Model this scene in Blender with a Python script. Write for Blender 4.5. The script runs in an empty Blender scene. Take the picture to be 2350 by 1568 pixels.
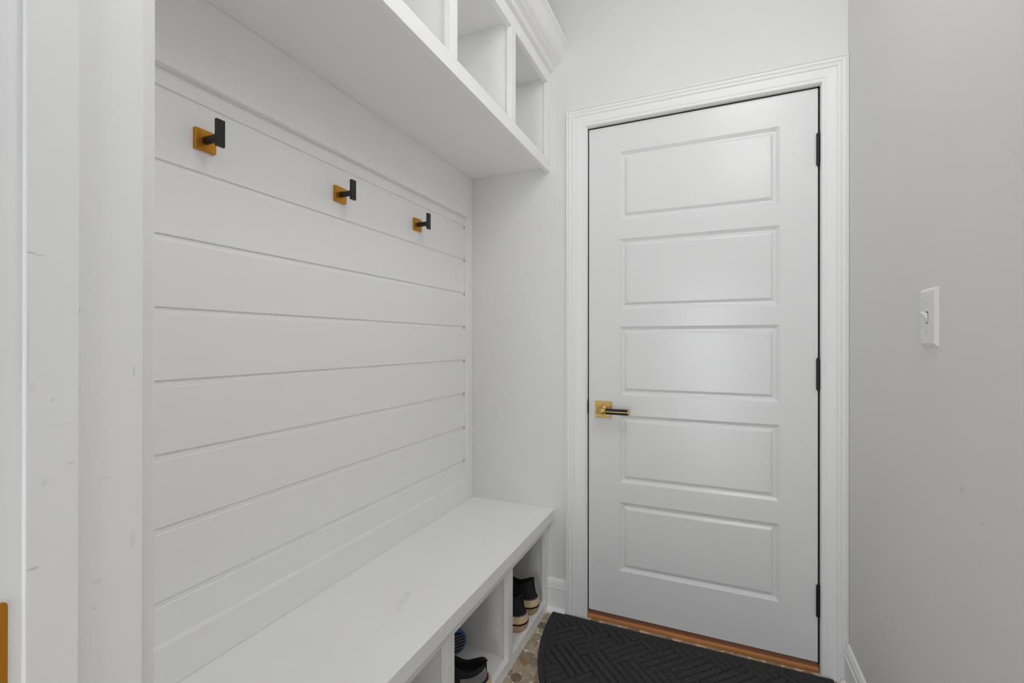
import bpy, bmesh, math, random
from mathutils import Vector, Matrix
random.seed(7)
S = bpy.context.scene
C = S.collection

# ------------------------------------------------------------------ camera, world, lights, exposure
FPX, YAW, PITCH, ROLL = 1065.41, 0.41223, 0.00115, 0.0011
HC = 1.16612
cd = bpy.data.cameras.new('camera'); cam = bpy.data.objects.new('camera', cd); C.objects.link(cam)
cd.sensor_width = 36.0; cd.lens = FPX / 2350 * 36.0; cd.clip_start = 0.02; cd.clip_end = 60
Fv = Vector((-math.sin(YAW)*math.cos(PITCH), math.cos(YAW)*math.cos(PITCH), math.sin(PITCH)))
Rv = Vector((math.cos(YAW), math.sin(YAW), 0)); Uv = Rv.cross(Fv)
R2 = Rv*math.cos(ROLL) + Uv*math.sin(ROLL); U2 = -Rv*math.sin(ROLL) + Uv*math.cos(ROLL)
m = Matrix((R2, U2, -Fv)).transposed().to_4x4(); m.translation = (0, 0, HC)
cam.matrix_world = m
S.camera = cam

w = bpy.data.worlds.new('world'); S.world = w; w.use_nodes = True
bg = w.node_tree.nodes['Background']; bg.inputs[0].default_value = (0.955, 0.978, 1.0, 1); bg.inputs[1].default_value = 0.43

def area(name, loc, target, sx, sy, power, col, spread=180):
    l = bpy.data.lights.new(name, 'AREA'); l.shape = 'RECTANGLE'; l.size = sx; l.size_y = sy
    l.energy = power; l.color = col; l.spread = math.radians(spread)
    o = bpy.data.objects.new(name, l); C.objects.link(o); o.location = loc
    o.rotation_euler = (Vector(target) - Vector(loc)).to_track_quat('-Z', 'Y').to_euler()
    return o
def bulb(name, loc, r, power, col):
    l = bpy.data.lights.new(name, 'POINT'); l.shadow_soft_size = r; l.energy = power; l.color = col
    o = bpy.data.objects.new(name, l); C.objects.link(o); o.location = loc; return o
area('ceiling_lamp_light', (.17, .72, 2.70), (.17, .72, 0), .42, .42, 5.1, (1.0, 1.0, 1.0))
lb = bpy.data.lights.new('lamp_bulb_light', 'POINT'); lb.shadow_soft_size = .16; lb.energy = 3.4; lb.color = (1.0, 1.0, 1.0)
lo = bpy.data.objects.new('lamp_bulb_light', lb); C.objects.link(lo); lo.location = (.19, .72, 2.28)
area('room_window_light', (-.07, -2.3, .98), (-.07, 2, .98), .62, 1.75, 22, (.92, .96, 1.0))
area('hall_sun_patch_helper', (.03, -1.25, 2.5), (.03, -1.25, 0), .46, 1.8, 30, (.95, .97, 1.0), 12)  # added unseen light, throws a sun-like bright patch on the hall floor
S.cycles.max_bounces = 20; S.cycles.diffuse_bounces = 14; S.cycles.glossy_bounces = 6
S.view_settings.view_transform = 'Standard'; S.view_settings.look = 'None'
S.view_settings.gamma = 1.0; S.view_settings.use_curve_mapping = False
S.view_settings.exposure = -0.08

# ------------------------------------------------------------------ key planes (metres)
W = 1.9234          # face of the end wall
D = 1.9384          # face of the door
XR = 0.418          # right wall
XB, XF = -1.063, -1.043   # shiplap board face, frame board face
XT = -1.078         # left wall surface behind the boards
NW0, NW1 = 0.180, 0.2943  # near wall (the one with the doorway)
AJ = -0.556         # near jamb face
CEIL = 2.74
BZ = 0.4425         # bench top

# ------------------------------------------------------------------ materials
def hexl(h):
    h = h.lstrip('#'); r = [int(h[i:i+2], 16)/255 for i in (0, 2, 4)]
    return tuple(c/12.92 if c <= .04045 else ((c+.055)/1.055)**2.4 for c in r) + (1,)
def L(v): return (v, v, v, 1)
def mat(name, col, rough=.5, metal=0., noise=None, bump=None, spec=.5, marks=(), mark_col=None, stretch=None):
    """noise=(scale, amount) darkens/lightens the colour; bump=(scale, strength, distance);
       marks = list of (centre, radii, amount) soft dirt spots in object space."""
    mt = bpy.data.materials.new(name); mt.use_nodes = True; nt = mt.node_tree; N = nt.nodes; K = nt.links
    b = N['Principled BSDF']; b.inputs['Roughness'].default_value = rough; b.inputs['Metallic'].default_value = metal
    b.inputs['Specular IOR Level'].default_value = spec
    tc = N.new('ShaderNodeTexCoord'); co = tc.outputs['Object']
    rgb = N.new('ShaderNodeRGB'); rgb.outputs[0].default_value = col; out = rgb.outputs[0]
    def scaled(sc):
        if not stretch: return co
        mp = N.new('ShaderNodeMapping'); mp.inputs['Scale'].default_value = stretch; K.new(co, mp.inputs[0]); return mp.outputs[0]
    if noise:
        n = N.new('ShaderNodeTexNoise'); n.inputs['Scale'].default_value = noise[0]; n.inputs['Detail'].default_value = 5
        K.new(scaled(1), n.inputs['Vector'])
        r = N.new('ShaderNodeMapRange'); r.inputs[1].default_value = .3; r.inputs[2].default_value = .7
        r.inputs[3].default_value = 1 - noise[1]; r.inputs[4].default_value = 1 + noise[1]*.5
        K.new(n.outputs[0], r.inputs[0])
        mx = N.new('ShaderNodeVectorMath'); mx.operation = 'SCALE'; K.new(out, mx.inputs[0]); K.new(r.outputs[0], mx.inputs['Scale']); out = mx.outputs[0]
    for c, rad, amt in marks:
        s = N.new('ShaderNodeVectorMath'); s.operation = 'SUBTRACT'; K.new(co, s.inputs[0]); s.inputs[1].default_value = c
        d = N.new('ShaderNodeVectorMath'); d.operation = 'DIVIDE'; K.new(s.outputs[0], d.inputs[0]); d.inputs[1].default_value = rad
        ln = N.new('ShaderNodeVectorMath'); ln.operation = 'LENGTH'; K.new(d.outputs[0], ln.inputs[0])
        r = N.new('ShaderNodeMapRange'); r.inputs[1].default_value = .25; r.inputs[2].default_value = 1.15
        r.inputs[3].default_value = amt; r.inputs[4].default_value = 0; K.new(ln.outputs['Value'], r.inputs[0])
        mx = N.new('ShaderNodeMix'); mx.data_type = 'RGBA'; K.new(r.outputs[0], mx.inputs['Factor'])
        K.new(out, mx.inputs[6]); mx.inputs[7].default_value = mark_col or L(.2); out = mx.outputs[2]
    K.new(out, b.inputs['Base Color'])
    if bump:
        n = N.new('ShaderNodeTexNoise'); n.inputs['Scale'].default_value = bump[0]; n.inputs['Detail'].default_value = 3
        K.new(scaled(1), n.inputs['Vector'])
        bp = N.new('ShaderNodeBump'); bp.inputs['Strength'].default_value = bump[1]; bp.inputs['Distance'].default_value = bump[2]
        K.new(n.outputs[0], bp.inputs['Height']); K.new(bp.outputs[0], b.inputs['Normal'])
    return mt
M = {}
M['wall'] = mat('wall_paint', (.79, .79, .79, 1), .62, noise=(2.5, .012), bump=(260, .12, .0006))
M['wall_r'] = mat('wall_paint_warm', (.79, .787, .776, 1), .6, noise=(2.5, .015), bump=(260, .14, .0006),
    marks=[((XR, 1.1195, .8927), (.02, .0072, .0105), .20), ((XR, 1.045, .8560), (.02, .016, .0022), .16), ((XR, 1.052, .864), (.02, .007, .0018), .14)])
M['trim'] = mat('trim_paint', L(.91), .38, noise=(3, .012), bump=(120, .05, .0005))
M['casing'] = mat('casing_paint', L(.90), .38, noise=(3, .012), bump=(90, .06, .0005), stretch=(1, 1, .12))
M['ship'] = mat('shiplap_paint', L(.91), .42, noise=(3, .012), bump=(70, .06, .0005), stretch=(1, .12, 1))
M['door'] = mat('door_paint', (.81, .813, .818, 1), .24, noise=(3, .008), bump=(150, .04, .0004))
M['bench'] = mat('bench_paint', L(.91), .40, noise=(4, .015), bump=(90, .06, .0005),
    marks=[((-.80, 1.065, BZ), (.014, .030, .02), .10), ((-.81, 1.10, BZ), (.012, .018, .02), .10), ((-.785, 1.03, BZ), (.02, .014, .02), .06),
           ((-.77, .93, BZ), (.006, .003, .02), .22), ((-.72, 1.28, BZ), (.003, .004, .02), .2), ((-.90, 1.02, BZ), (.002, .003, .02), .3)])
jm = []
for y, z, ry, rz, a in ((.204, 1.244, .004, .0012, .45), (.210, 1.243, .006, .0009, .3), (.2405, 1.195, .0012, .004, .35), (.2398, 1.12, .0015, .006, .25),
        (.219, 1.113, .002, .003, .18), (.205, 1.125, .004, .006, .10), (.232, 1.053, .004, .0015, .28), (.206, .966, .006, .0018, .40),
        (.2395, 1.02, .0015, .006, .25), (.2395, .985, .0014, .003, .35), (.2393, .90, .0015, .008, .35), (.2022, 1.16, .0012, .05, .12),
        (.286, 1.135, .0014, .010, .32), (.285, .96, .004, .012, .14), (.253, .905, .004, .002, .2), (.213, 1.04, .003, .006, .12), (.222, 1.09, .02, .0012, .10), (.262, 1.03, .012, .002, .08), (.256, .93, .006, .004, .12)):
    jm.append(((AJ+.003, y, z), (.03, ry*.8, rz*.8), a*.95))
M['inner'] = mat('interior_grey', (.80, .80, .80, 1), .5, noise=(4, .015))  # greyer than the bench frame; darkens the cubby inside panels
M['jamb'] = mat('jamb_paint', L(.89), .42, noise=(9, .03), bump=(90, .07, .0005), stretch=(1, 1, .25), marks=jm)
M['black'] = mat('black_metal', L(.018), .42, .3, bump=(200, .1, .0003))
M['gold'] = mat('brushed_gold', hexl('#c98a26'), .38, .75, noise=(60, .10), bump=(300, .2, .0002), stretch=(1, 1, .1))
M['brass'] = mat('satin_brass', hexl('#d6b26a'), .36, .75, noise=(60, .06))
M['bronze'] = mat('dark_bronze', hexl('#4a382a'), .4, .6)
M['gap'] = mat('gap_shade_black', L(.012), .9)  # near-black colour for the shade painted into the door gaps
M['wood'] = mat('oak_stain', hexl('#c4844a'), .7, noise=(30, .30), bump=(60, .2, .001), stretch=(.08, 1, 1))
M['darkwood'] = mat('dark_stain', hexl('#85553e'), .7, noise=(30, .30), bump=(60, .2, .001), stretch=(.08, 1, 1))
M['grout'] = mat('beige_grout', hexl('#e2d4bd'), .85, noise=(60, .10), bump=(200, .3, .001))
M['ceil'] = mat('ceiling_paint', L(.93), .8)
M['out'] = mat('hall_wood_floor', hexl('#cdc8c0'), .45, noise=(8, .15), stretch=(8, 1, 1))
ST = [mat('pebble_tone_%s' % n, hexl(h), .55, noise=(45, .16), bump=(120, .25, .0008)) for n, h in
      (('taupe', '#b0a18a'), ('grey', '#968775'), ('dark', '#7e7061'), ('sand', '#b8a98f'), ('olive', '#a3957c'), ('amber', '#987a55'))]
M['switch'] = mat('switch_plastic', L(.80), .28)
M['slot'] = mat('slot_dark', L(.10), .6)
M['canvas'] = mat('black_canvas', L(.010), .85, bump=(900, .5, .0006))
M['lining'] = mat('black_lining', L(.006), .95)
M['navy'] = mat('navy_piping', hexl('#3c4a5a'), .7)
M['rubber'] = mat('tan_rubber', hexl('#c9aa7c'), .6, noise=(35, .18), bump=(60, .35, .001), stretch=(1, 1, 4))
M['rubl'] = mat('light_rubber', hexl('#d8bd92'), .6, noise=(35, .1))
M['dkrub'] = mat('black_rubber', hexl('#1b1713'), .6)
M['blue'] = mat('blue_foam', hexl('#3f6ea8'), .55, noise=(30, .1))
M['navyrub'] = mat('dark_navy_rubber', hexl('#15161d'), .6)
M['greyrub'] = mat('grey_rubber', hexl('#6f6f78'), .6)
M['thread'] = mat('white_thread', L(.55), .7)

def mat_carpet():
    mt = bpy.data.materials.new('charcoal_carpet'); mt.use_nodes = True; nt = mt.node_tree; N = nt.nodes; K = nt.links
    b = N['Principled BSDF']; b.inputs['Roughness'].default_value = 1; b.inputs['Specular IOR Level'].default_value = .15
    tc = N.new('ShaderNodeTexCoord')
    n = N.new('ShaderNodeTexNoise'); n.inputs['Scale'].default_value = 520; n.inputs['Detail'].default_value = 3; K.new(tc.outputs['Object'], n.inputs['Vector'])
    cr = N.new('ShaderNodeValToRGB'); e = cr.color_ramp.elements
    e[0].position = .36; e[0].color = hexl('#29292a'); e[1].position = .62; e[1].color = hexl('#4a4a4c')
    x = e.new(.74); x.color = hexl('#8a8a8a')
    K.new(n.outputs[0], cr.inputs[0])
    v = N.new('ShaderNodeTexVoronoi'); v.inputs['Scale'].default_value = 34; K.new(tc.outputs['Object'], v.inputs['Vector'])
    lt = N.new('ShaderNodeMath'); lt.operation = 'LESS_THAN'; lt.inputs[1].default_value = .045; K.new(v.outputs['Distance'], lt.inputs[0])
    mx = N.new('ShaderNodeMix'); mx.data_type = 'RGBA'; K.new(lt.outputs[0], mx.inputs['Factor']); K.new(cr.outputs[0], mx.inputs[6]); mx.inputs[7].default_value = L(.45)
    K.new(mx.outputs[2], b.inputs['Base Color'])
    bp = N.new('ShaderNodeBump'); bp.inputs['Strength'].default_value = .30; bp.inputs['Distance'].default_value = .0008
    K.new(n.outputs[0], bp.inputs['Height']); K.new(bp.outputs[0], b.inputs['Normal'])
    return mt
M['carpet'] = mat_carpet()

# ------------------------------------------------------------------ helpers
def mesh_obj(name, verts, faces, mt, parent=None, smooth=False):
    me = bpy.data.meshes.new(name); me.from_pydata([tuple(v) for v in verts], [], faces); me.update()
    bm = bmesh.new(); bm.from_mesh(me); bmesh.ops.recalc_face_normals(bm, faces=bm.faces); bm.to_mesh(me); bm.free()
    me.materials.append(mt)
    if smooth:
        for p in me.polygons: p.use_smooth = True
    o = bpy.data.objects.new(name, me); C.objects.link(o)
    if parent: o.parent = parent
    return o
def box_bm(bm, x0, x1, y0, y1, z0, z1):
    r = bmesh.ops.create_cube(bm, size=1)
    for v in r['verts']:
        v.co = Vector((x0+(v.co.x+.5)*(x1-x0), y0+(v.co.y+.5)*(y1-y0), z0+(v.co.z+.5)*(z1-z0)))
    return r['verts']
def boxes(name, bl, mt, parent=None, bev=0., origin=None, seg=2):
    bm = bmesh.new()
    for b in bl: box_bm(bm, *b)
    if bev: bmesh.ops.bevel(bm, geom=bm.edges[:], offset=bev, segments=seg, affect='EDGES', profile=.5)
    o = from_bm(name, bm, mt, parent)
    return o
def from_bm(name, bm, mt, parent=None, smooth=False):
    bmesh.ops.recalc_face_normals(bm, faces=bm.faces)
    me = bpy.data.meshes.new(name); bm.to_mesh(me); bm.free(); me.materials.append(mt)
    if smooth:
        for p in me.polygons: p.use_smooth = True
    o = bpy.data.objects.new(name, me); C.objects.link(o)
    if parent: o.parent = parent
    return o
def empty(name, label=None, cat=None, group=None, kind=None, loc=(0, 0, 0)):
    o = bpy.data.objects.new(name, None); C.objects.link(o); o.location = loc; o.empty_display_size = .05
    return tag(o, label, cat, group, kind)
def tag(o, label=None, cat=None, group=None, kind=None):
    if label: o['label'] = label
    if cat: o['category'] = cat
    if group: o['group'] = group
    if kind: o['kind'] = kind
    return o
def prism(name, prof, axis, a, b, mt, parent=None, smooth=False):
    """closed 2D profile extruded along an axis. axis 'y': prof=(x,z); axis 'x': prof=(y,z)"""
    n = len(prof); V = []
    for t in (a, b):
        for p in prof: V.append((p[0], t, p[1]) if axis == 'y' else (t, p[0], p[1]) if axis == 'x' else (p[0], p[1], t))
    Fc = [tuple(range(n)), tuple(range(n, 2*n))] + [(i, (i+1) % n, n+(i+1) % n, n+i) for i in range(n)]
    return mesh_obj(name, V, Fc, mt, parent, smooth)
def cyl(bm, p0, p1, r, seg=20, r2=None):
    p0, p1 = Vector(p0), Vector(p1); d = p1-p0
    res = bmesh.ops.create_cone(bm, cap_ends=True, segments=seg, radius1=r, radius2=r if r2 is None else r2, depth=d.length)
    q = Vector((0, 0, 1)).rotation_difference(d.normalized()).to_matrix().to_4x4(); q.translation = (p0+p1)/2
    bmesh.ops.transform(bm, matrix=q, verts=res['verts']); return res['verts']

# ------------------------------------------------------------------ room shell
floor = boxes('floor', [(-1.3, .75, -.3, 2.1, -.12, -.0015)], M['grout']); tag(floor, kind='structure')
hall = boxes('floor', [(-2.5, 2.5, -3.2, -.3, -.12, -.0015)], M['out']); tag(hall, kind='structure')
tag(boxes('ceiling', [(-1.3, .75, NW0, 2.1, CEIL, CEIL+.1)], M['ceil']), kind='structure')
wl = tag(boxes('wall_left', [(XT-.1, XT, NW1, W, 0, CEIL)], M['wall']), kind='structure')
OX0, OX1, OZ = -.514, .356, 2.090
wb = tag(boxes('wall_back', [(XT-.1, OX0, W, W+.12, 0, CEIL), (OX1, XR+.1, W, W+.12, 0, CEIL), (OX0, OX1, W, W+.12, OZ, CEIL)], M['wall']), kind='structure')
wr = tag(boxes('wall_right', [(XR, XR+.1, NW0, W, 0, CEIL)], M['wall_r']), kind='structure')
NX0, NX1 = AJ-.018, .355      # rough opening of the near doorway
tag(boxes('wall_front', [(XT-.1, NX0, NW0, NW1, 0, CEIL), (NX1, XR, NW0, NW1, 0, CEIL), (NX0, NX1, NW0, NW1, 2.07, CEIL)], M['wall']), kind='structure')

# shiplap planks (pieces of the left wall)
LZ = [HC+(z-HC)*1.008 for z in (1.6988, 1.5455, 1.3918, 1.2388, 1.0855, .9324, .7796, .6268)]
GAPZ, TNG = .0130, .0046
tops = [1.925] + [z-GAPZ for z in LZ]; bots = LZ + [BZ+.001]
for i, (t, b) in enumerate(zip(tops, bots)):
    last = i == len(tops)-1
    bv, bt_ = .0007, .0016
    if last: prof = [(XT+.0003, b), (XB, b), (XB, t-bt_), (XB-bt_, t), (XT+.0003, t)]
    else:
        g = b-GAPZ+.0004
        prof = [(XT+.0003, g), (XB-TNG, g), (XB-TNG, b), (XB-bv, b), (XB, b+bv), (XB, t-bt_), (XB-bt_, t), (XT+.0003, t)]
    prism('plank', prof, 'y', NW1+.001, W-.0005, M['ship'], wl)
boxes('frame_board', [(XB+.0002, XF, NW1+.001, W-.0008, 1.7410, 1.9295)], M['ship'], wl, .0008)
boxes('frame_board', [(XB+.0002, XF, NW1+.001, W-.0008, BZ+.0006, .5335)], M['ship'], wl, .0008)
boxes('frame_board', [(XB+.0002, XF, 1.882, W-.0008, .5338, 1.7407)], M['ship'], wl, .0008)
boxes('frame_board', [(XB+.0002, XF, NW1+.001, NW1+.04, .5338, 1.7407)], M['ship'], wl, .0008)

# ------------------------------------------------------------------ end door casing and jamb (trim_1)
t1 = empty('trim_1', kind='structure')
CP = [(0, 0), (0, .0075), (.0025, .0105), (.007, .0108), (.0125, .0098), (.0145, .0100), (.0165, .0118), (.047, .0138), (.0485, .0122), (.0500, .0150), (.0530, .0172), (.0580, .0176),
      (.0615, .0160), (.0635, .0128), (.0655, .0158), (.0690, .0184), (.0740, .0188), (.0780, .0170), (.0800, .0135), (.0815, .0185), (.0840, .0200), (.0855, .0196), (.0860, 0)]
CL, CR_, CT = -.4975, .3408, 2.0740
sL, sR, sT = .0845/.086, .0767/.086, .0775/.086
def casing(kind):
    V = []; n = len(CP)
    for end in (0, 1):
        for d, h in CP:
            if kind == 'L': x = CL-d*sL; z = 0.0 if end == 0 else CT+d*sT
            elif kind == 'R': x = CR_+d*sR; z = 0.0 if end == 0 else CT+d*sT
            else:
                z = CT+d*sT; x = CL-d*sL if end == 0 else CR_+d*sR
            V.append((x, W-.0002-h*.93, z))
    Fc = [tuple(range(n)), tuple(range(n, 2*n))] + [(i, (i+1) % n, n+(i+1) % n, n+i) for i in range(n)]
    return mesh_obj('casing_board', V, Fc, M['casing'], t1)
for k in 'LRT': casing(k)
JL, JR, JT = -.4948, .3392, 2.0722
boxes('jamb', [(JL-.0195, JL, W, D+.1, 0, JT)], M['casing'], t1, .0006)
boxes('jamb', [(JR, JR+.0195, W, D+.1, 0, JT)], M['casing'], t1, .0006)
boxes('jamb', [(JL-.0195, JR+.0195, W, D+.1, JT, JT+.0185)], M['casing'], t1, .0006)
boxes('gap_shade_strip', [(JL+.0002, -.4906, D+.0012, D+.0351, .03, JT), (.3335, JR-.0002, D+.0012, D+.0351, .03, JT), (JL+.0002, JR-.0002, D+.0012, D+.0351, 2.0668, JT-.0002), (JL, JL+.012, D+.0352, D+.05, 0.03, JT), (JR-.012, JR, D+.0352, D+.05, 0.03, JT), (JL, JR, D+.0352, D+.05, JT-.014, JT)], M['gap'], t1)  # black strips added in the gaps, standing in for their deep shade
# latch strike with curved lip on the jamb edge
pts = [(W+.0155+.004, .858)]
for i in range(13):
    a = -math.pi/2 + math.pi*i/12
    pts.append((W+.0150-.0125*math.cos(a)*1.0, .8915+.0335*math.sin(a)))
pts.append((W+.0155+.004, .925))
o = prism('strike_plate', [(y, z) for y, z in pts], 'x', JL-.0002, JL+.0016, M['bronze'], t1); tag(o, 'dark bronze latch strike with a curved lip')

# ------------------------------------------------------------------ end door
d1 = empty('door_1', kind='structure')
DX0, DX1, DZ0, DZ1 = -.4904, .3333, .0350, 2.0665
PX0, PX1 = -.3617, .2152
PZ = [(1.6705, 1.9533), (1.3010, 1.5930), (.9460, 1.2305), (.5852, .8652), (.2205, .5050)]
TH = .0345
sl = [(DX0, PX0, D, D+TH, DZ0, DZ1), (PX1, DX1, D, D+TH, DZ0, DZ1)]
zs = [DZ1] + [z for p in PZ for z in (p[1], p[0])] + [DZ0]
sl += [(PX0, PX1, D+.0001, D+TH, zs[i+1], zs[i]) for i in range(0, len(zs), 2)]
boxes('door_frame', sl, M['door'], d1)
RP = [(0, 0), (.0010, .0018), (.0022, .0022), (.0115, .0088), (.0130, .0094), (.0190, .0094), (.0208, .0076), (.0268, .0030), (.0280, .0027), (.0288, .0016), (.0305, .0014)]
for z0, z1 in PZ:
    V = []; Fc = []
    for dd, dp in RP:
        V += [(PX0+dd, D+dp, z0+dd), (PX1-dd, D+dp, z0+dd), (PX1-dd, D+dp, z1-dd), (PX0+dd, D+dp, z1-dd)]
    for k in range(len(RP)-1):
        for i in range(4): Fc.append((4*k+i, 4*k+(i+1) % 4, 4*k+4+(i+1) % 4, 4*k+4+i))
    e = 4*(len(RP)-1); Fc.append((e, e+1, e+2, e+3))
    b0 = len(V); V += [(PX0, D+TH, z0), (PX1, D+TH, z0), (PX1, D+TH, z1), (PX0, D+TH, z1)]
    for i in range(4): Fc.append((i, (i+1) % 4, b0+(i+1) % 4, b0+i))
    Fc.append((b0+3, b0+2, b0+1, b0))
    mesh_obj('panel', V, Fc, M['door'], d1)
# hinges
for zc in (1.8480, 1.0535, .2540):
    bm = bmesh.new(); hx, hy, hr = .3332, D-.0052, .0058
    for k in range(5):
        z0 = zc-.0545+k*.0218
        cyl(bm, (hx, hy, z0+.0003), (hx, hy, z0+.0215), hr, 16)
    cyl(bm, (hx, hy, zc+.0545), (hx, hy, zc+.0585), .0045, 12, .003); cyl(bm, (hx, hy, zc-.0580), (hx, hy, zc-.0545), .003, 12, .0045)
    h = from_bm('hinge', bm, M['black'], d1); tag(h, 'matt black hinge')
    boxes('hinge_leaf', [(DX1-.0036, DX1+.0003, D-.0011, D+.0003, zc-.0545, zc+.0545), (DX1+.0006, JR-.0003, D-.003, D-.0005, zc-.0545, zc+.0545)], M['black'], h)
# lever handle
hd = boxes('door_handle', [(-.4612, -.3935, D-.0085, D-.0001, .8500, .9190)], M['brass'], d1, .0018); tag(hd, 'brass lever handle with a black grip')
bm = bmesh.new(); cyl(bm, (-.4290, D-.0085, .8835), (-.4290, D-.0520, .8835), .0112, 24); cyl(bm, (-.4290, D-.0125, .8835), (-.4290, D-.0084, .8835), .0160, 28, .0175)
cyl(bm, (-.4400, D-.0505, .8835), (-.4080, D-.0505, .8835), .0120, 24)
bmesh.ops.create_uvsphere(bm, u_segments=16, v_segments=10, radius=.0120, matrix=Matrix.Translation((-.4400, D-.0505, .8835)))
from_bm('neck', bm, M['brass'], hd, True)
bm = bmesh.new(); cyl(bm, (-.4080, D-.0505, .8835), (-.3190, D-.0505, .8835), .0119, 28)
g = from_bm('grip', bm, M['black'], hd); tag(g, 'black grip')
boxes('inlay', [(-.4080, -.3190, D-.0505-.0123, D-.0505-.0110, .8822, .8858)], M['brass'], hd)
bm = bmesh.new(); cyl(bm, (-.3190, D-.0505, .8835), (-.3140, D-.0505, .8835), .0125, 28); from_bm('end_cap', bm, M['brass'], hd)
for z in (.9060, .8640):
    bm = bmesh.new(); cyl(bm, (-.4290, D-.0090, z), (-.4290, D-.0084, z), .0020, 10); from_bm('screw', bm, M['bronze'], hd)

# threshold and door sweep
th = empty('threshold', 'oak stained wooden threshold strip under the white door', 'threshold')
pr = [(1.9330, -.0010), (1.9330, .0100), (1.9336, .0128), (1.9352, .0148), (1.9375, .0158), (1.9400, .0160), (1.9420, .0160), (1.9420, -.0010)]
prism('nosing', pr, 'x', JL+.0008, JR-.0030, M['wood'], th)
tag(prism('sill', [(1.9421, -.0010), (1.9421, .0160), (1.9460, .0335), (1.9480, .0344), (2.03, .0344), (2.03, -.0010)], 'x', JL+.0008, JR-.0030, M['darkwood'], th), 'dark brown sloping sill')

# ------------------------------------------------------------------ baseboards
BP = [(.0, .0285), (.006, .0280), (.012, .0245), (.017, .0185), (.0190, .0130), (.0205, .0125), (.1030, .0125), (.1045, .0150), (.1065, .0150), (.1080, .0105), (.1100, .0095), (.1125, .0122),
      (.1260, .0110), (.1275, .0080), (.1290, .0075), (.1310, .0098), (.1370, .0075), (.1410, .0040), (.1430, .0008), (.1430, 0), (0, 0)]
bb = prism('baseboard_back', [(W-.0002-t*1.0, z) for z, t in BP], 'x', -.6655, CL-.0862, M['trim']); tag(bb, kind='structure')
br_ = prism('baseboard_right', [(XR-.0002-t, z) for z, t in BP], 'y', NW1+.016, W-.0225, M['trim']); tag(br_, kind='structure')

# ------------------------------------------------------------------ near doorway jamb, stop, casing (trim_2)
t2 = empty('trim_2', kind='structure')
boxes('jamb', [(AJ-.0175, AJ, NW0-.001, NW1, 0, 2.05)], M['jamb'], t2, .0005)
boxes('jamb', [(.3365, .3545, NW0-.001, NW1, 0, 2.05)], M['jamb'], t2, .0005)
boxes('jamb', [(AJ-.0175, .3545, NW0-.001, NW1, 2.0501, 2.069)], M['jamb'], t2, .0005)
boxes('door_stop', [(AJ+.0001, AJ+.0062, .2003, .2382, 0, 2.05)], M['jamb'], t2, .0012, seg=3)
boxes('door_stop', [(.3303, .3364, .2003, .2382, 0, 2.05)], M['jamb'], t2, .0012, seg=3)
boxes('casing_board', [(AJ-.0050-.085, AJ-.0050, NW1+.0002, NW1+.0146, 0, 2.14)], M['jamb'], t2, .0022, seg=3)
boxes('casing_board', [(.3415, .4175, NW1+.0002, NW1+.0146, 0, 2.14)], M['jamb'], t2, .0022, seg=3)
# strike plate on the near jamb
bm = bmesh.new(); Y0, Y1, Z0, Z1, r = .150, .1916, .8450, .9440, .0042
out = [(Y0, Z0)]
for cy, cz, a0 in ((Y1-r, Z0+r, -90), (Y1-r, Z1-r, 0)):
    for k in range(6): a = math.radians(a0+90*k/5); out.append((cy+r*math.cos(a), cz+r*math.sin(a)))
out.append((Y0, Z1))
sp = prism('strike_plate', out, 'x', AJ-.0002, AJ+.0014, M['gold'], t2); tag(sp, 'brass strike plate')
bm = bmesh.new()

boxes('latch_hole', [(AJ+.0012, AJ+.0016, .158, .1862, .875, .925)], M['bronze'], sp)

# ------------------------------------------------------------------ bench with open cubbies
be = empty('storage_bench', 'long white built-in bench with open shoe cubbies below the shiplap', 'bench', loc=(0, 0, 0))
YA, YB = NW1+.0012, W-.0009
XBF = -.666
bt = boxes('bench_top', [(XT+.001, -.6377, YA, YB, .4005, BZ)], M['bench'], be, .0012)
boxes('top_rail', [(XBF-.019, XBF, YA, YB, .352, .4003)], M['bench'], be, .0008)
boxes('bottom_rail', [(XBF-.019, XBF, YA, YB, -.001, .0447)], M['bench'], be, .0008)
stl = [(YA, YA+.038), (.6790, .7170), (1.0868, 1.1250), (1.4946, 1.5331), (1.8885, YB)]
for a, b in stl: boxes('stile', [(XBF-.019, XBF, a, b, .0449, .3518)], M['bench'], be, .0008)
for a, b in stl[1:4]:
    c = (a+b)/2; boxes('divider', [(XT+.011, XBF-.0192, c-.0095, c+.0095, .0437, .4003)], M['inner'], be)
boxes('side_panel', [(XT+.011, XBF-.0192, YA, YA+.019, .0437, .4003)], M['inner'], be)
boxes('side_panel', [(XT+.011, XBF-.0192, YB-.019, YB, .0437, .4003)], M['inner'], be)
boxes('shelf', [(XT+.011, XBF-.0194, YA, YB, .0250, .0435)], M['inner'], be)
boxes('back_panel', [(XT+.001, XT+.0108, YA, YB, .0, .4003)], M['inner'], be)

# ------------------------------------------------------------------ overhead cubby cabinet
cb = empty('wall_cabinet', 'white overhead cabinet with open cubbies and crown moulding above the hooks', 'cabinet', loc=(0, 0, 0))
XC = -.6612
boxes('bottom_rail', [(XC-.019, XC, YA, YB, 1.9080, 1.9550)], M['trim'], cb, .0008)
boxes('top_rail', [(XC-.019, XC, YA, YB, 2.2880, 2.4430)], M['trim'], cb, .0008)
stc = [(YA, YA+.038), (.6760, .7140), (1.0894, 1.1286), (1.5048, 1.5435), (1.8940, YB)]
for a, b in stc: boxes('stile', [(XC-.019, XC, a, b, 1.9552, 2.2878)], M['trim'], cb, .0008)
for a, b in stc[1:4]:
    c = (a+b)/2; boxes('divider', [(XT+.011, XC-.0192, c-.0095, c+.0095, 1.9492, 2.3100)], M['trim'], cb)
boxes('side_panel', [(XT+.011, XC-.0192, YA, YA+.019, 1.9492, 2.3100)], M['trim'], cb)
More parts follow.
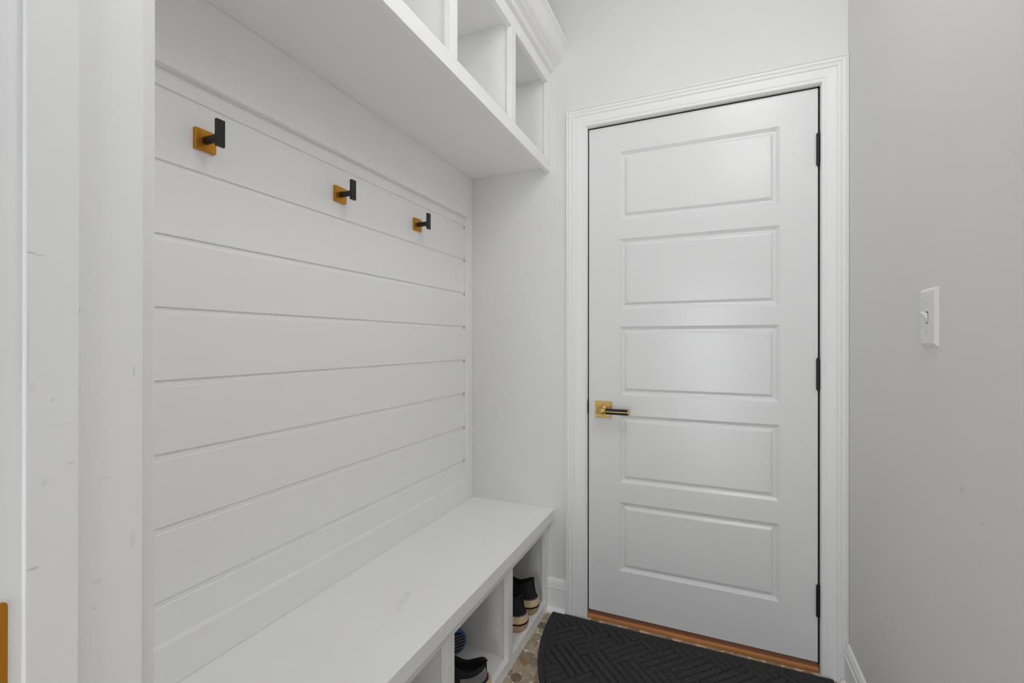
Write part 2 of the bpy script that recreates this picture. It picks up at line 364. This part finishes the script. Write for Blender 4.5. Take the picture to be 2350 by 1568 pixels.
boxes('side_panel', [(XT+.011, XC-.0192, YB-.019, YB, 1.9492, 2.3100)], M['trim'], cb)
boxes('bottom_panel', [(XT+.0005, XC-.0192, YA, YB, 1.9300, 1.9490)], M['trim'], cb)
boxes('top_panel', [(XT+.011, XC-.0192, YA, YB, 2.3102, 2.3292)], M['trim'], cb)
boxes('back_panel', [(XT+.0005, XT+.0108, YA, YB, 1.9492, 2.4430)], M['trim'], cb)
crown = [(XC+.0002, 2.3440), (-.6470, 2.3450), (-.6445, 2.3480), (-.6445, 2.3540), (-.6475, 2.3560), (-.6430, 2.3610), (-.6360, 2.3650), (-.6280, 2.3670), (-.6235, 2.3690), (-.6230, 2.3720), (-.6260, 2.3740),
         (-.6190, 2.3765), (-.6120, 2.3810), (-.6060, 2.3870), (-.6010, 2.3950), (-.5960, 2.4040), (-.5910, 2.4130), (-.5850, 2.4210), (-.5790, 2.4260), (-.5755, 2.4285), (-.5750, 2.4310), (-.5750, 2.4430), (XC+.0002, 2.4430)]
prism('crown_moulding', crown, 'y', YA, YB, M['trim'], cb)

# ------------------------------------------------------------------ coat hooks
def make_hook():
    r = empty('coat_hook', loc=(XB, .6840, 1.6206))
    p = boxes('backplate', [(0, .0090, -.0235, .0235, -.0235, .0235)], M['gold'], r, .0009)
    bm = bmesh.new(); cyl(bm, (.0090, 0, 0), (.0525, 0, 0), .0088, 24)
    q = from_bm('post', bm, M['black'], r)
    s = boxes('hook_bar', [(.0515, .0595, -.0098, .0098, -.0215, .0385)], M['black'], r, .0010)
    return r
h0 = make_hook()
HL = ['square brass and black coat hook nearest the doorway, largest of the three', 'brass and black coat hook in the middle of the shiplap row', 'small brass and black coat hook at the far end beside the white door wall']
for i, y in enumerate((.6840, 1.0975, 1.5030)):
    if i == 0: r = h0
    else:
        r = h0.copy(); C.objects.link(r)
        for ch in list(h0.children):
            c = ch.copy(); C.objects.link(c); c.parent = r
    r.location = (XB, y, 1.6206); tag(r, HL[i], 'hook', 'coat hooks on the shiplap wall')
    if i == 1: r.location.z = 1.6190

# ------------------------------------------------------------------ light switch
sw = empty('light_switch', 'white toggle light switch on the warm grey right wall', 'switch', loc=(XR, 1.2545, 1.2195))
V = []; Fc = []
for dd, h in ((0, 0), (0, .0012), (.0055, .0058), (.0070, .0062)):
    a, b = .0400-dd, .0615-dd
    V += [(-h, -a, -b), (-h, a, -b), (-h, a, b), (-h, -a, b)]
for k in range(3):
    for i in range(4): Fc.append((4*k+i, 4*k+(i+1) % 4, 4*k+4+(i+1) % 4, 4*k+4+i))
Fc += [(12, 13, 14, 15), (3, 2, 1, 0)]
mesh_obj('plate', V, Fc, M['switch'], sw)
boxes('slot', [(-.0066, -.0060, -.0052, .0052, -.0125, .0125)], M['slot'], sw)
tg = [(-.0050, -.0105), (-.0050, .0085), (-.0165, .0125), (-.0180, .0092), (-.0085, -.0035), (-.0072, -.0110)]
prism('toggle', [(x, z) for x, z in tg], 'y', -.0043, .0043, M['switch'], sw)
for z in (.0300, -.0300):
    bm = bmesh.new(); cyl(bm, (-.0060, 0, z), (-.0072, 0, z), .0030, 14); s_ = from_bm('screw', bm, M['switch'], sw)
    boxes('screw_slot', [(-.0075, -.0071, -.0004, .0004, z-.0024, z+.0024)], M['slot'], s_)

# ------------------------------------------------------------------ door mat
MCX, MCY, MA, MB_, MN = -.1330, 1.9035, .5060, .660, 2.2
Wt = .0860; U0, V0 = .858, -1.590
def inside(x, y, e=0.):
    a, b = MA-e, MB_-e; yy = MCY-e-y
    if yy < 0 or abs(x-MCX) > a: return False
    return abs((x-MCX)/a)**MN + (yy/(b))**MN <= 1
mt_ = empty('door_mat', 'charcoal half-round ribbed carpet door mat on the pebble floor', 'mat')
def rib(x, y):
    u = (x+y)/math.sqrt(2)-U0; v = (x-y)/math.sqrt(2)-V0
    i, j = math.floor(u/Wt), math.floor(v/Wt); k = (i-j) % 4
    if k in (0, 1):
        s = (v/Wt-j)*3; e = (u/Wt-i) + (0 if k == 0 else 1)      # along u, two cells long
    else:
        s = (u/Wt-i)*3; e = (v/Wt-j) + (0 if k == 3 else 1)
    f = s-math.floor(s); g_ = min(f, 1-f)*Wt/3; g_ = min(1, max(0, (g_-.0004)/.0050)); h = math.sin(g_*math.pi/2)*(.88+.12*math.sin(math.pi*f))
    ends = min(e, 2-e)*Wt
    return h*min(1, ends/.005)
st = .0021; BW = .034
nx = int(2*MA/st); ny = int(MB_/st)
idx = {}; V = []; Fc = []
def inner(x, y): return inside(x, y, BW)
for j in range(ny+1):
    y = MCY-BW*.8-j*st
    if y < 1.245: break
    for i in range(nx+1):
        x = MCX-MA+i*st
        if inner(x, y): idx[i, j] = len(V); V.append((x, y, .0040+.0080*rib(x, y)))
for (i, j), a in idx.items():
    q = [(i, j), (i+1, j), (i+1, j+1), (i, j+1)]
    if all(k in idx for k in q): Fc.append(tuple(idx[k] for k in q))
me = bpy.data.meshes.new('ribbed_surface'); me.from_pydata(V, [], [f[::-1] for f in Fc]); me.materials.append(M['carpet'])
for p in me.polygons: p.use_smooth = True
o = bpy.data.objects.new('ribbed_surface', me); C.objects.link(o); o.parent = mt_
# border: closed ring with a rounded cross-section following the D outline
def outline(e, n=96):
    P = []; a, b = MA-e, MB_-e; top = MCY-e
    for k in range(n+1):
        t = math.pi*k/n; c, s = math.cos(t), math.sin(t)
        P.append((MCX-math.copysign(abs(c)**(2/MN), c)*a, top-(abs(s)**(2/MN))*b))
    return P
rc = [(0.0, .0028), (0.0, .0062), (.0015, .0088), (.005, .0098), (.030, .0098), (.034, .0085), (.039, .0060), (.039, .0028)]
rings = [outline(e) for e, z in rc]; n = len(rings[0]); V = []; Fc = []
for R_, (e, z) in zip(rings, rc): V += [(x, y, z) for x, y in R_]
for r in range(len(rc)):
    r2 = (r+1) % len(rc)
    for i in range(n): Fc.append((r*n+i, r*n+(i+1) % n, r2*n+(i+1) % n, r2*n+i))
mesh_obj('border', V, Fc, M['carpet'], mt_)
V = [(x, y, .0028) for x, y in outline(.004)] + [(x, y, .0058) for x, y in outline(.004)]
mesh_obj('backing', V, [tuple(range(n)), tuple(range(n, 2*n))] + [(i, (i+1) % n, n+(i+1) % n, n+i) for i in range(n)], M['dkrub'], mt_)

# ------------------------------------------------------------------ pebble floor
def unproj(px, py, z=0.):
    d = Fv + R2*((px-1175)/FPX) - U2*((py-784)/FPX); t = (z-HC)/d.z
    return (d.x*t, d.y*t)
PB = []   # (polygon points, tone)
def ell(cx, cy, rx, ry, ang, ox, oy, sc, n=2.4, N=12):
    P = []; a = math.radians(ang)
    for k in range(N):
        t = 2*math.pi*k/N; c, s = math.cos(t), math.sin(t); wob = 1.09*(1+.04*random.uniform(-1, 1))
        x = math.copysign(abs(c)**(2/n), c)*rx*wob; y = math.copysign(abs(s)**(2/n), s)*ry*wob
        P.append(unproj(ox+(cx+x*math.cos(a)-y*math.sin(a))/sc, oy+(cy+x*math.sin(a)+y*math.cos(a))/sc))
    return P
A1 = [(1130, 50, 75, 24, 8, 4), (1085, 145, 68, 55, 0, 4), (973, 190, 32, 42, 20, 4), (1062, 248, 56, 40, 10, 3), (942, 325, 108, 68, 8, 2), (808, 445, 62, 45, -50, 3), (955, 450, 60, 48, 20, 0),
      (838, 572, 112, 66, -4, 4), (772, 700, 108, 60, 8, 4), (632, 760, 66, 72, 20, 4), (775, 832, 112, 50, -2, 3), (540, 885, 50, 48, -20, 1), (845, 955, 42, 70, 0, 3), (640, 975, 155, 68, -2, 1), (440, 1035, 48, 42, -50, 1),
      (585, 1105, 95, 76, 25, 5), (800, 1120, 115, 90, 20, 1), (452, 1222, 112, 122, 0, 0), (735, 1288, 155, 82, 22, 3), (285, 1335, 50, 70, 25, 1), (412, 1445, 110, 90, 12, 2), (622, 1440, 92, 150, -8, 0), (765, 1478, 36, 82, -28, 0), (900, 1440, 95, 92, 20, 1),
      (215, 1530, 105, 92, 10, 0), (470, 1590, 110, 52, 0, 4), (830, 1600, 60, 70, 0, 5)]
for cx, cy, rx, ry, an, tone in A1: PB.append((ell(cx, cy, rx, ry, an, 1140, 1400, 9.331), tone))
A2 = [(1255, 268, 60, 30, 5, 1), (1480, 315, 88, 44, 8, 0), (1640, 385, 60, 36, 5, 0), (1775, 400, 85, 44, 8, 1), (1930, 455, 50, 25, 8, 3), (2085, 480, 105, 44, 10, 0), (2250, 525, 66, 36, 12, 1)]
for cx, cy, rx, ry, an, tone in A2: PB.append((ell(cx, cy, rx, ry, an, 1150, 1380, 5.875), tone))
A3 = [(565, 215, 48, 26, 10, 1), (765, 262, 80, 38, 15, 0), (910, 300, 40, 22, 12, 3), (1010, 318, 78, 36, 12, 0), (1150, 355, 50, 26, 14, 1), (1270, 382, 82, 34, 14, 0), (1430, 420, 60, 26, 14, 3), (1600, 455, 80, 30, 15, 4), (1760, 500, 60, 26, 15, 0), (1940, 550, 70, 28, 15, 1)]
for cx, cy, rx, ry, an, tone in A3: PB.append((ell(cx, cy, rx, ry, an, 1400, 1420, 4.273), tone))
nman = len(PB)
seeds = [(sum(p[0] for p in P)/len(P), sum(p[1] for p in P)/len(P)) for P, _ in PB]
# the rest: relaxed random seeds, one rounded stone in each cell
cand = []; grid = {}
def near(x, y, r):
    gi, gj = int(x//.04), int(y//.04)
    for a in range(gi-1, gi+2):
        for b in range(gj-1, gj+2):
            for q in grid.get((a, b), ()):
                if (q[0]-x)**2+(q[1]-y)**2 < r*r: return True
    return False
def addg(x, y): grid.setdefault((int(x//.04), int(y//.04)), []).append((x, y))
for s_ in seeds: addg(*s_)
XA0, XA1, YA0, YA1 = -.655, .405, .10, 1.925
allp = list(seeds)
for _ in range(60000):
    x, y = random.uniform(XA0-.03, XA1+.03), random.uniform(YA0-.03, YA1+.02)
    if inside(x, y, .045): continue
    if -.66 < x < -.50 and y > 1.475: continue
    if y > 1.885: continue
    if near(x, y, .030): continue
    addg(x, y); allp.append((x, y))
def cell(p, rr=.045):
    x, y = p; poly = [(x-rr, y-rr), (x+rr, y-rr), (x+rr, y+rr), (x-rr, y+rr)]
    gi, gj = int(x//.04), int(y//.04)
    for a in range(gi-2, gi+3):
        for b in range(gj-2, gj+3):
            for q in grid.get((a, b), ()):
                if q == p: continue
                mx, my = (x+q[0])/2, (y+q[1])/2; nx_, ny_ = q[0]-x, q[1]-y; ln = math.hypot(nx_, ny_)
                if ln > 2.9*rr or ln < 1e-6: continue
                nx_, ny_ = nx_/ln, ny_/ln; off = -.0022; out = []
                for k in range(len(poly)):
                    P0, P1 = poly[k], poly[(k+1) % len(poly)]
                    d0 = (P0[0]-mx)*nx_+(P0[1]-my)*ny_-off; d1 = (P1[0]-mx)*nx_+(P1[1]-my)*ny_-off
                    if d0 <= 0: out.append(P0)
                    if (d0 < 0) != (d1 < 0) and abs(d0-d1) > 1e-9:
                        t = d0/(d0-d1); out.append((P0[0]+t*(P1[0]-P0[0]), P0[1]+t*(P1[1]-P0[1])))
                poly = out
                if len(poly) < 3: return None
    for _ in range(1):
        o_ = []
        for k in range(len(poly)):
            P0, P1 = poly[k], poly[(k+1) % len(poly)]
            o_ += [(P0[0]*.72+P1[0]*.28, P0[1]*.72+P1[1]*.28), (P0[0]*.28+P1[0]*.72, P0[1]*.28+P1[1]*.72)]
        poly = o_
    return poly
auto = []
for p in allp[nman:]:
    c = cell(p)
    if c and XA0 <= p[0] <= XA1 and YA0 <= p[1] <= YA1:
        c = [(min(max(x, -.664), XR-.031), y) for x, y in c]
        auto.append((c, random.choice((0, 0, 1, 2, 3, 4, 4, 5) if random.random() < .9 else (5,))))
auto.sort(key=lambda c: -c[0][0][1])
def stone_geo(P, V, Fc, h):
    cx = sum(p[0] for p in P)/len(P); cy = sum(p[1] for p in P)/len(P); n = len(P); b = len(V)
    for s, z in ((1, -.004), (1, -.0006), (.93, .0008*h), (.72, .0017*h)):
        V += [(cx+(x-cx)*s, cy+(y-cy)*s, z) for x, y in P]
    V.append((cx, cy, .0020*h))
    for k in range(3):
        for i in range(n): Fc.append((b+k*n+i, b+k*n+(i+1) % n, b+(k+1)*n+(i+1) % n, b+(k+1)*n+i))
    for i in range(n): Fc.append((b+3*n+i, b+3*n+(i+1) % n, b+4*n))
allst = PB + auto
NI = 280
for P, tone in allst[:NI]:
    V, Fc = [], []; stone_geo(P, V, Fc, random.uniform(.7, 1.1))
    mesh_obj('pebble', V, Fc, ST[tone], floor, True)
V, Fc, mi = [], [], []
for P, tone in allst[NI:]:
    f0 = len(Fc); stone_geo(P, V, Fc, 1); mi += [tone]*(len(Fc)-f0)
if V:
    o = mesh_obj('pebbles', V, Fc, ST[0], floor, True); o['kind'] = 'stuff'
    for m_ in ST[1:]: o.data.materials.append(m_)
    for p, k in zip(o.data.polygons, mi): p.material_index = k

# ------------------------------------------------------------------ shoes
def crom(K, t):
    n = len(K)
    for i in range(n-1):
        if t <= K[i+1][0] or i == n-2:
            (a, va), (b, vb) = K[i], K[i+1]; f = min(1, max(0, (t-a)/(b-a)))
            p0 = K[i-1] if i else (2*a-b, va); p3 = K[i+2] if i < n-2 else (2*b-a, vb)
            m1 = (vb-p0[1])/(b-p0[0])*(b-a); m2 = (p3[1]-va)/(p3[0]-a)*(b-a)
            return (2*f**3-3*f*f+1)*va+(f**3-2*f*f+f)*m1+(3*f*f-2*f**3)*vb+(f**3-f*f)*m2
smooth_tab = crom
def sole_w(t):      # half width along the length, t = 0 heel .. 1 toe
    v = crom([(0, .86), (.12, .90), (.22, .93), (.36, .86), (.50, .85), (.65, .96), (.76, 1.0), (.88, .93), (1, .80)], t)
    if t < .13: v *= math.sqrt(max(0, 1-(1-t/.13)**2))
    if t > .80: v *= max(0, 1-((t-.80)/.20)**2.4)**.5
    return v
TS = [(1-math.cos(math.pi*i/44))/2 for i in range(45)]
def half_outline(Lg, Wd, grow=0.):
    P = []
    for t in TS: P.append((t*(Lg+2*grow)-grow, sole_w(t)*(Wd+grow)))
    return P
def sole_mesh(name, layers, Lg, Wd, mt, parent):
    """layers: list of (z, grow)"""
    V = []; Fc = []; ns = None
    for z, g in layers:
        H = half_outline(Lg, Wd, g); ring = [(x, y) for x, y in H] + [(x, -y) for x, y in H[-2:0:-1]]
        ns = len(ring); V += [(-x, y, z) for x, y in ring]
    for k in range(len(layers)-1):
        for i in range(ns): Fc.append((k*ns+i, k*ns+(i+1) % ns, (k+1)*ns+(i+1) % ns, (k+1)*ns+i))
    Fc += [tuple(range(ns)), tuple(range((len(layers)-1)*ns, len(layers)*ns))]
    return mesh_obj(name, V, Fc, mt, parent, False)
def upper_mesh(name, Lg, Wd, zs, collar, mt, parent, topw, lean, t_open=.44, toe_h=None):
    """shell with an open collar; local x runs heel -> toe as -x"""
    V = []; Fc = []; NP = 15
    stn = []
    for t in TS:
        if t == TS[0] or t == TS[-1]: pass
        stn.append(t)
    rows = []
    for t in stn:
        x = .004 + t*(Lg-.010); w_ = max(sole_w(t)*(Wd-.003), .0005); H = smooth_tab(collar, t)
        row = []
        op = .02 < t < t_open
        tw = w_*smooth_tab(topw, t)
        for k in range(NP):
            if k < 8:
                f = k/7
                yy = w_ + (tw-w_)*(f**1.3) + math.sin(f*math.pi)*.003
                if not op: yy = w_*math.cos(f*math.pi/2)**.75 if t >= t_open else w_*(1-f*.6)
                zz = zs + (H-zs)*(f if op or t < .1 else math.sin(f*math.pi/2)**.9)
            elif op:
                f = (k-8)/6
                if k == 8: yy, zz = tw-.003, H+.0005
                elif k == 9: yy, zz = tw-.006, H-.002
                else:
                    f = (k-9)/5; yy = (tw-.006)*(1-max(0, f-.6)/.4) if f > .6 else tw-.006; zz = H-(H-zs-.004)*min(1, f/.6)
            else:
                f = (k-8)/6; yy = (w_*.4*(1-f) if t < .1 else 0); zz = H
            hz = (zz-zs)/max(1e-6, collar[0][1]-zs)
            xx = x + smooth_tab(lean, min(1, max(0, hz)))*max(0, 1-t/.35)
            row.append((-xx, yy, zz))
        rows.append(row)
    for row in rows:
        V += row + [(x, -y, z) for x, y, z in row]
    n2 = 2*NP
    for r in range(len(rows)-1):
        for k in range(NP-1):
            a, b = r*n2+k, (r+1)*n2+k
            Fc.append((a, a+1, b+1, b)); a += NP; b += NP; Fc.append((a+1, a, b, b+1))
    # close the heel
    for k in range(NP-1): Fc.append((k, k+1, NP+k+1, NP+k))
    o = mesh_obj(name, V, Fc, mt, parent, True)
    bm = bmesh.new(); bm.from_mesh(o.data); bmesh.ops.remove_doubles(bm, verts=bm.verts, dist=.0003); bmesh.ops.recalc_face_normals(bm, faces=bm.faces); bm.to_mesh(o.data); bm.free()
    return o
def tube_path(name, P, r, mt, parent, seg=6):
    cu = bpy.data.curves.new(name, 'CURVE'); cu.dimensions = '3D'; cu.bevel_depth = r; cu.bevel_resolution = 1
    s = cu.splines.new('POLY'); s.points.add(len(P)-1)
    for q, p in zip(s.points, P): q.co = (*p, 1)
    t = bpy.data.objects.new(name, cu); C.objects.link(t)
    dg = bpy.context.evaluated_depsgraph_get(); me = bpy.data.meshes.new_from_object(t.evaluated_get(dg)); me.name = name
    bpy.data.objects.remove(t); bpy.data.curves.remove(cu)
    me.materials.clear(); me.materials.append(mt)
    o = bpy.data.objects.new(name, me); C.objects.link(o); o.parent = parent; return o

def sneaker(label, loc, ang, group):
    r = empty('sneaker', label, 'shoe', group, loc=loc); Lg, Wd = .275, .043
    s = sole_mesh('sole', [(0, -.010), (.002, -.005), (.007, -.001), (.014, .0025), (.022, .0050), (.030, .0062)], Lg, Wd, M['rubber'], r)
    sole_mesh('sole_stripe', [(.0301, .0064), (.0325, .0067), (.0355, .0064), (.0370, .0058)], Lg, Wd, M['dkrub'], s)
    sole_mesh('sole_wall', [(.0371, .0056), (.0440, .0044), (.0455, .0030), (.0470, .0036), (.0525, .0020), (.0540, .0008), (.0555, .0012), (.0590, .0004), (.0610, -.0010)], Lg, Wd, M['rubl'], s)
    sole_mesh('piping', [(.0611, -.0006), (.0632, -.0008), (.0645, -.0022)], Lg, Wd, M['navy'], r)
    col = [(0, .138), (.05, .134), (.14, .122), (.28, .114), (.40, .122), (.46, .124), (.60, .110), (.80, .092), (.95, .082), (1, .074)]
    upper_mesh('upper', Lg, Wd-.001, .063, col, M['canvas'], r, [(0, .58), (.2, .68), (.45, .60), (1, .6)], [(0, 0), (.45, .013), (.80, .018), (1, .010)])
    P = [(-(.004+.0135*math.sin(f*1.5)), 0, .066+.066*f) for f in [i/8 for i in range(9)]]
    tube_path('heel_seam', P, .0008, M['lining'], r)
    r.rotation_euler = (0, 0, math.radians(ang)); return r
ZS = .0449
G = 'black canvas sneakers on the cubby shelf'
sneaker('black canvas sneaker with chunky tan sole, nearer one of the far cubby pair', (-.6735, 1.6890, ZS), 10, G)
sneaker('black canvas sneaker with chunky tan sole beside the far cubby side panel', (-.6735, 1.8110, ZS), 8, G)

# black knit shoe with white stitched lines
ks = empty('knit_shoe', 'black knit shoe with fine white lines round the heel in the middle cubby', 'shoe', loc=(-.6735, 1.3640, ZS)); Lg, Wd = .280, .046
sole_mesh('sole', [(0, -.004), (.003, .001), (.012, .004), (.022, .004), (.027, .001)], Lg, Wd, M['rubl'], ks)
col = [(0, .080), (.05, .078), (.14, .068), (.26, .064), (.40, .082), (.46, .086), (.60, .074), (.80, .058), (.95, .050), (1, .046)]
kn = upper_mesh('upper', Lg, Wd, .026, col, M['canvas'], ks, [(0, .70), (.2, .84), (.45, .72), (1, .6)], [(0, 0), (.55, .010), (.85, .012), (1, .004)])
for q in range(10):
    P = []
    for k in range(-24, 26):
        sg = k/24; t = .34*abs(sg)**1.6+.002; z = .030+q*.0021+(.0150+.0016*q)*(1-min(1, abs(sg)))**1.8
        f = (z-.026)/max(.001, crom(col, t)-.026)
        if f > .74 or k == 25:
            if len(P) > 3: tube_path('stitch_line', P, .00045, M['thread'], ks)
            P = []; continue
        w_ = sole_w(t)*(Wd-.003) if t > .003 else 0; tw = w_*crom([(0, .70), (.2, .84), (.45, .72), (1, .6)], t)
        yy = w_+(tw-w_)*(f**1.3)+math.sin(f*math.pi)*.003+.0006
        xx = .004+t*(Lg-.010)+crom([(0, 0), (.55, .010), (.85, .012), (1, .004)], min(1, (z-.026)/.054))*max(0, 1-t/.35)
        P.append((-xx+.0006, math.copysign(yy, sg) if sg else 0, z))
ks.rotation_euler = (0, 0, math.radians(28))

# blue sandals standing on edge at the back of the same cubby
def sandal(label, loc, ang):
    r = empty('sandal', label, 'shoe', 'blue ribbed sandals behind the knit shoe', loc=loc); Lg, Wd = .240, .042
    s = sole_mesh('footbed', [(0, -.001), (.002, .0015), (.016, .0015), (.018, -.001)], Lg, Wd, M['blue'], r)
    sole_mesh('outsole', [(-.0020, -.0075), (-.0001, -.0065)], Lg, Wd, M['navyrub'], r)
    for k in range(-3, 4):
        y = k*.0105; xs = [t*Lg for t in [i/60 for i in range(61)] if sole_w(t)*Wd-.009 > abs(y)]
        if xs: boxes('rib', [(-max(xs), -min(xs), y-.0018, y+.0018, -.0036, -.0021)], M['greyrub'], r)
    V = []; Fc = []
    for i in range(9):
        a = math.pi*i/8
        for x in (-.115, -.175):
            for rr in (0, .003): V.append((x, math.cos(a)*(Wd-.003-rr), .018+math.sin(a)*(.036-rr)))
    for i in range(8):
        b = i*4; Fc += [(b, b+4, b+6, b+2), (b+1, b+3, b+7, b+5), (b, b+1, b+5, b+4), (b+2, b+6, b+7, b+3)]
    mesh_obj('strap', V, Fc, M['navyrub'], r, True)
    # local z (sole normal) turned outwards: sole faces the viewer, long edge down
    mz = Matrix.Rotation(math.radians(ang), 4, 'Z') @ Matrix.Rotation(math.radians(-98), 4, 'Y') @ Matrix.Rotation(math.radians(90), 4, 'Z')
    r.matrix_world = Matrix.Translation(loc) @ mz
    return r

def place_sandal(label, heel, toe_dir, nrm):
    r = sandal(label, (0, 0, 0), 0)
    xl = -Vector(toe_dir).normalized(); zl = -Vector(nrm).normalized(); yl = zl.cross(xl).normalized(); zl = xl.cross(yl)
    mm = Matrix((xl, yl, zl)).transposed().to_4x4(); mm.translation = heel; r.matrix_world = mm
place_sandal('blue sandal standing on edge, its ribbed sole showing behind the black knit shoe', (-.826, 1.478, ZS+.0450), (-.55, -.83, 0), (.79, -.55, .10))
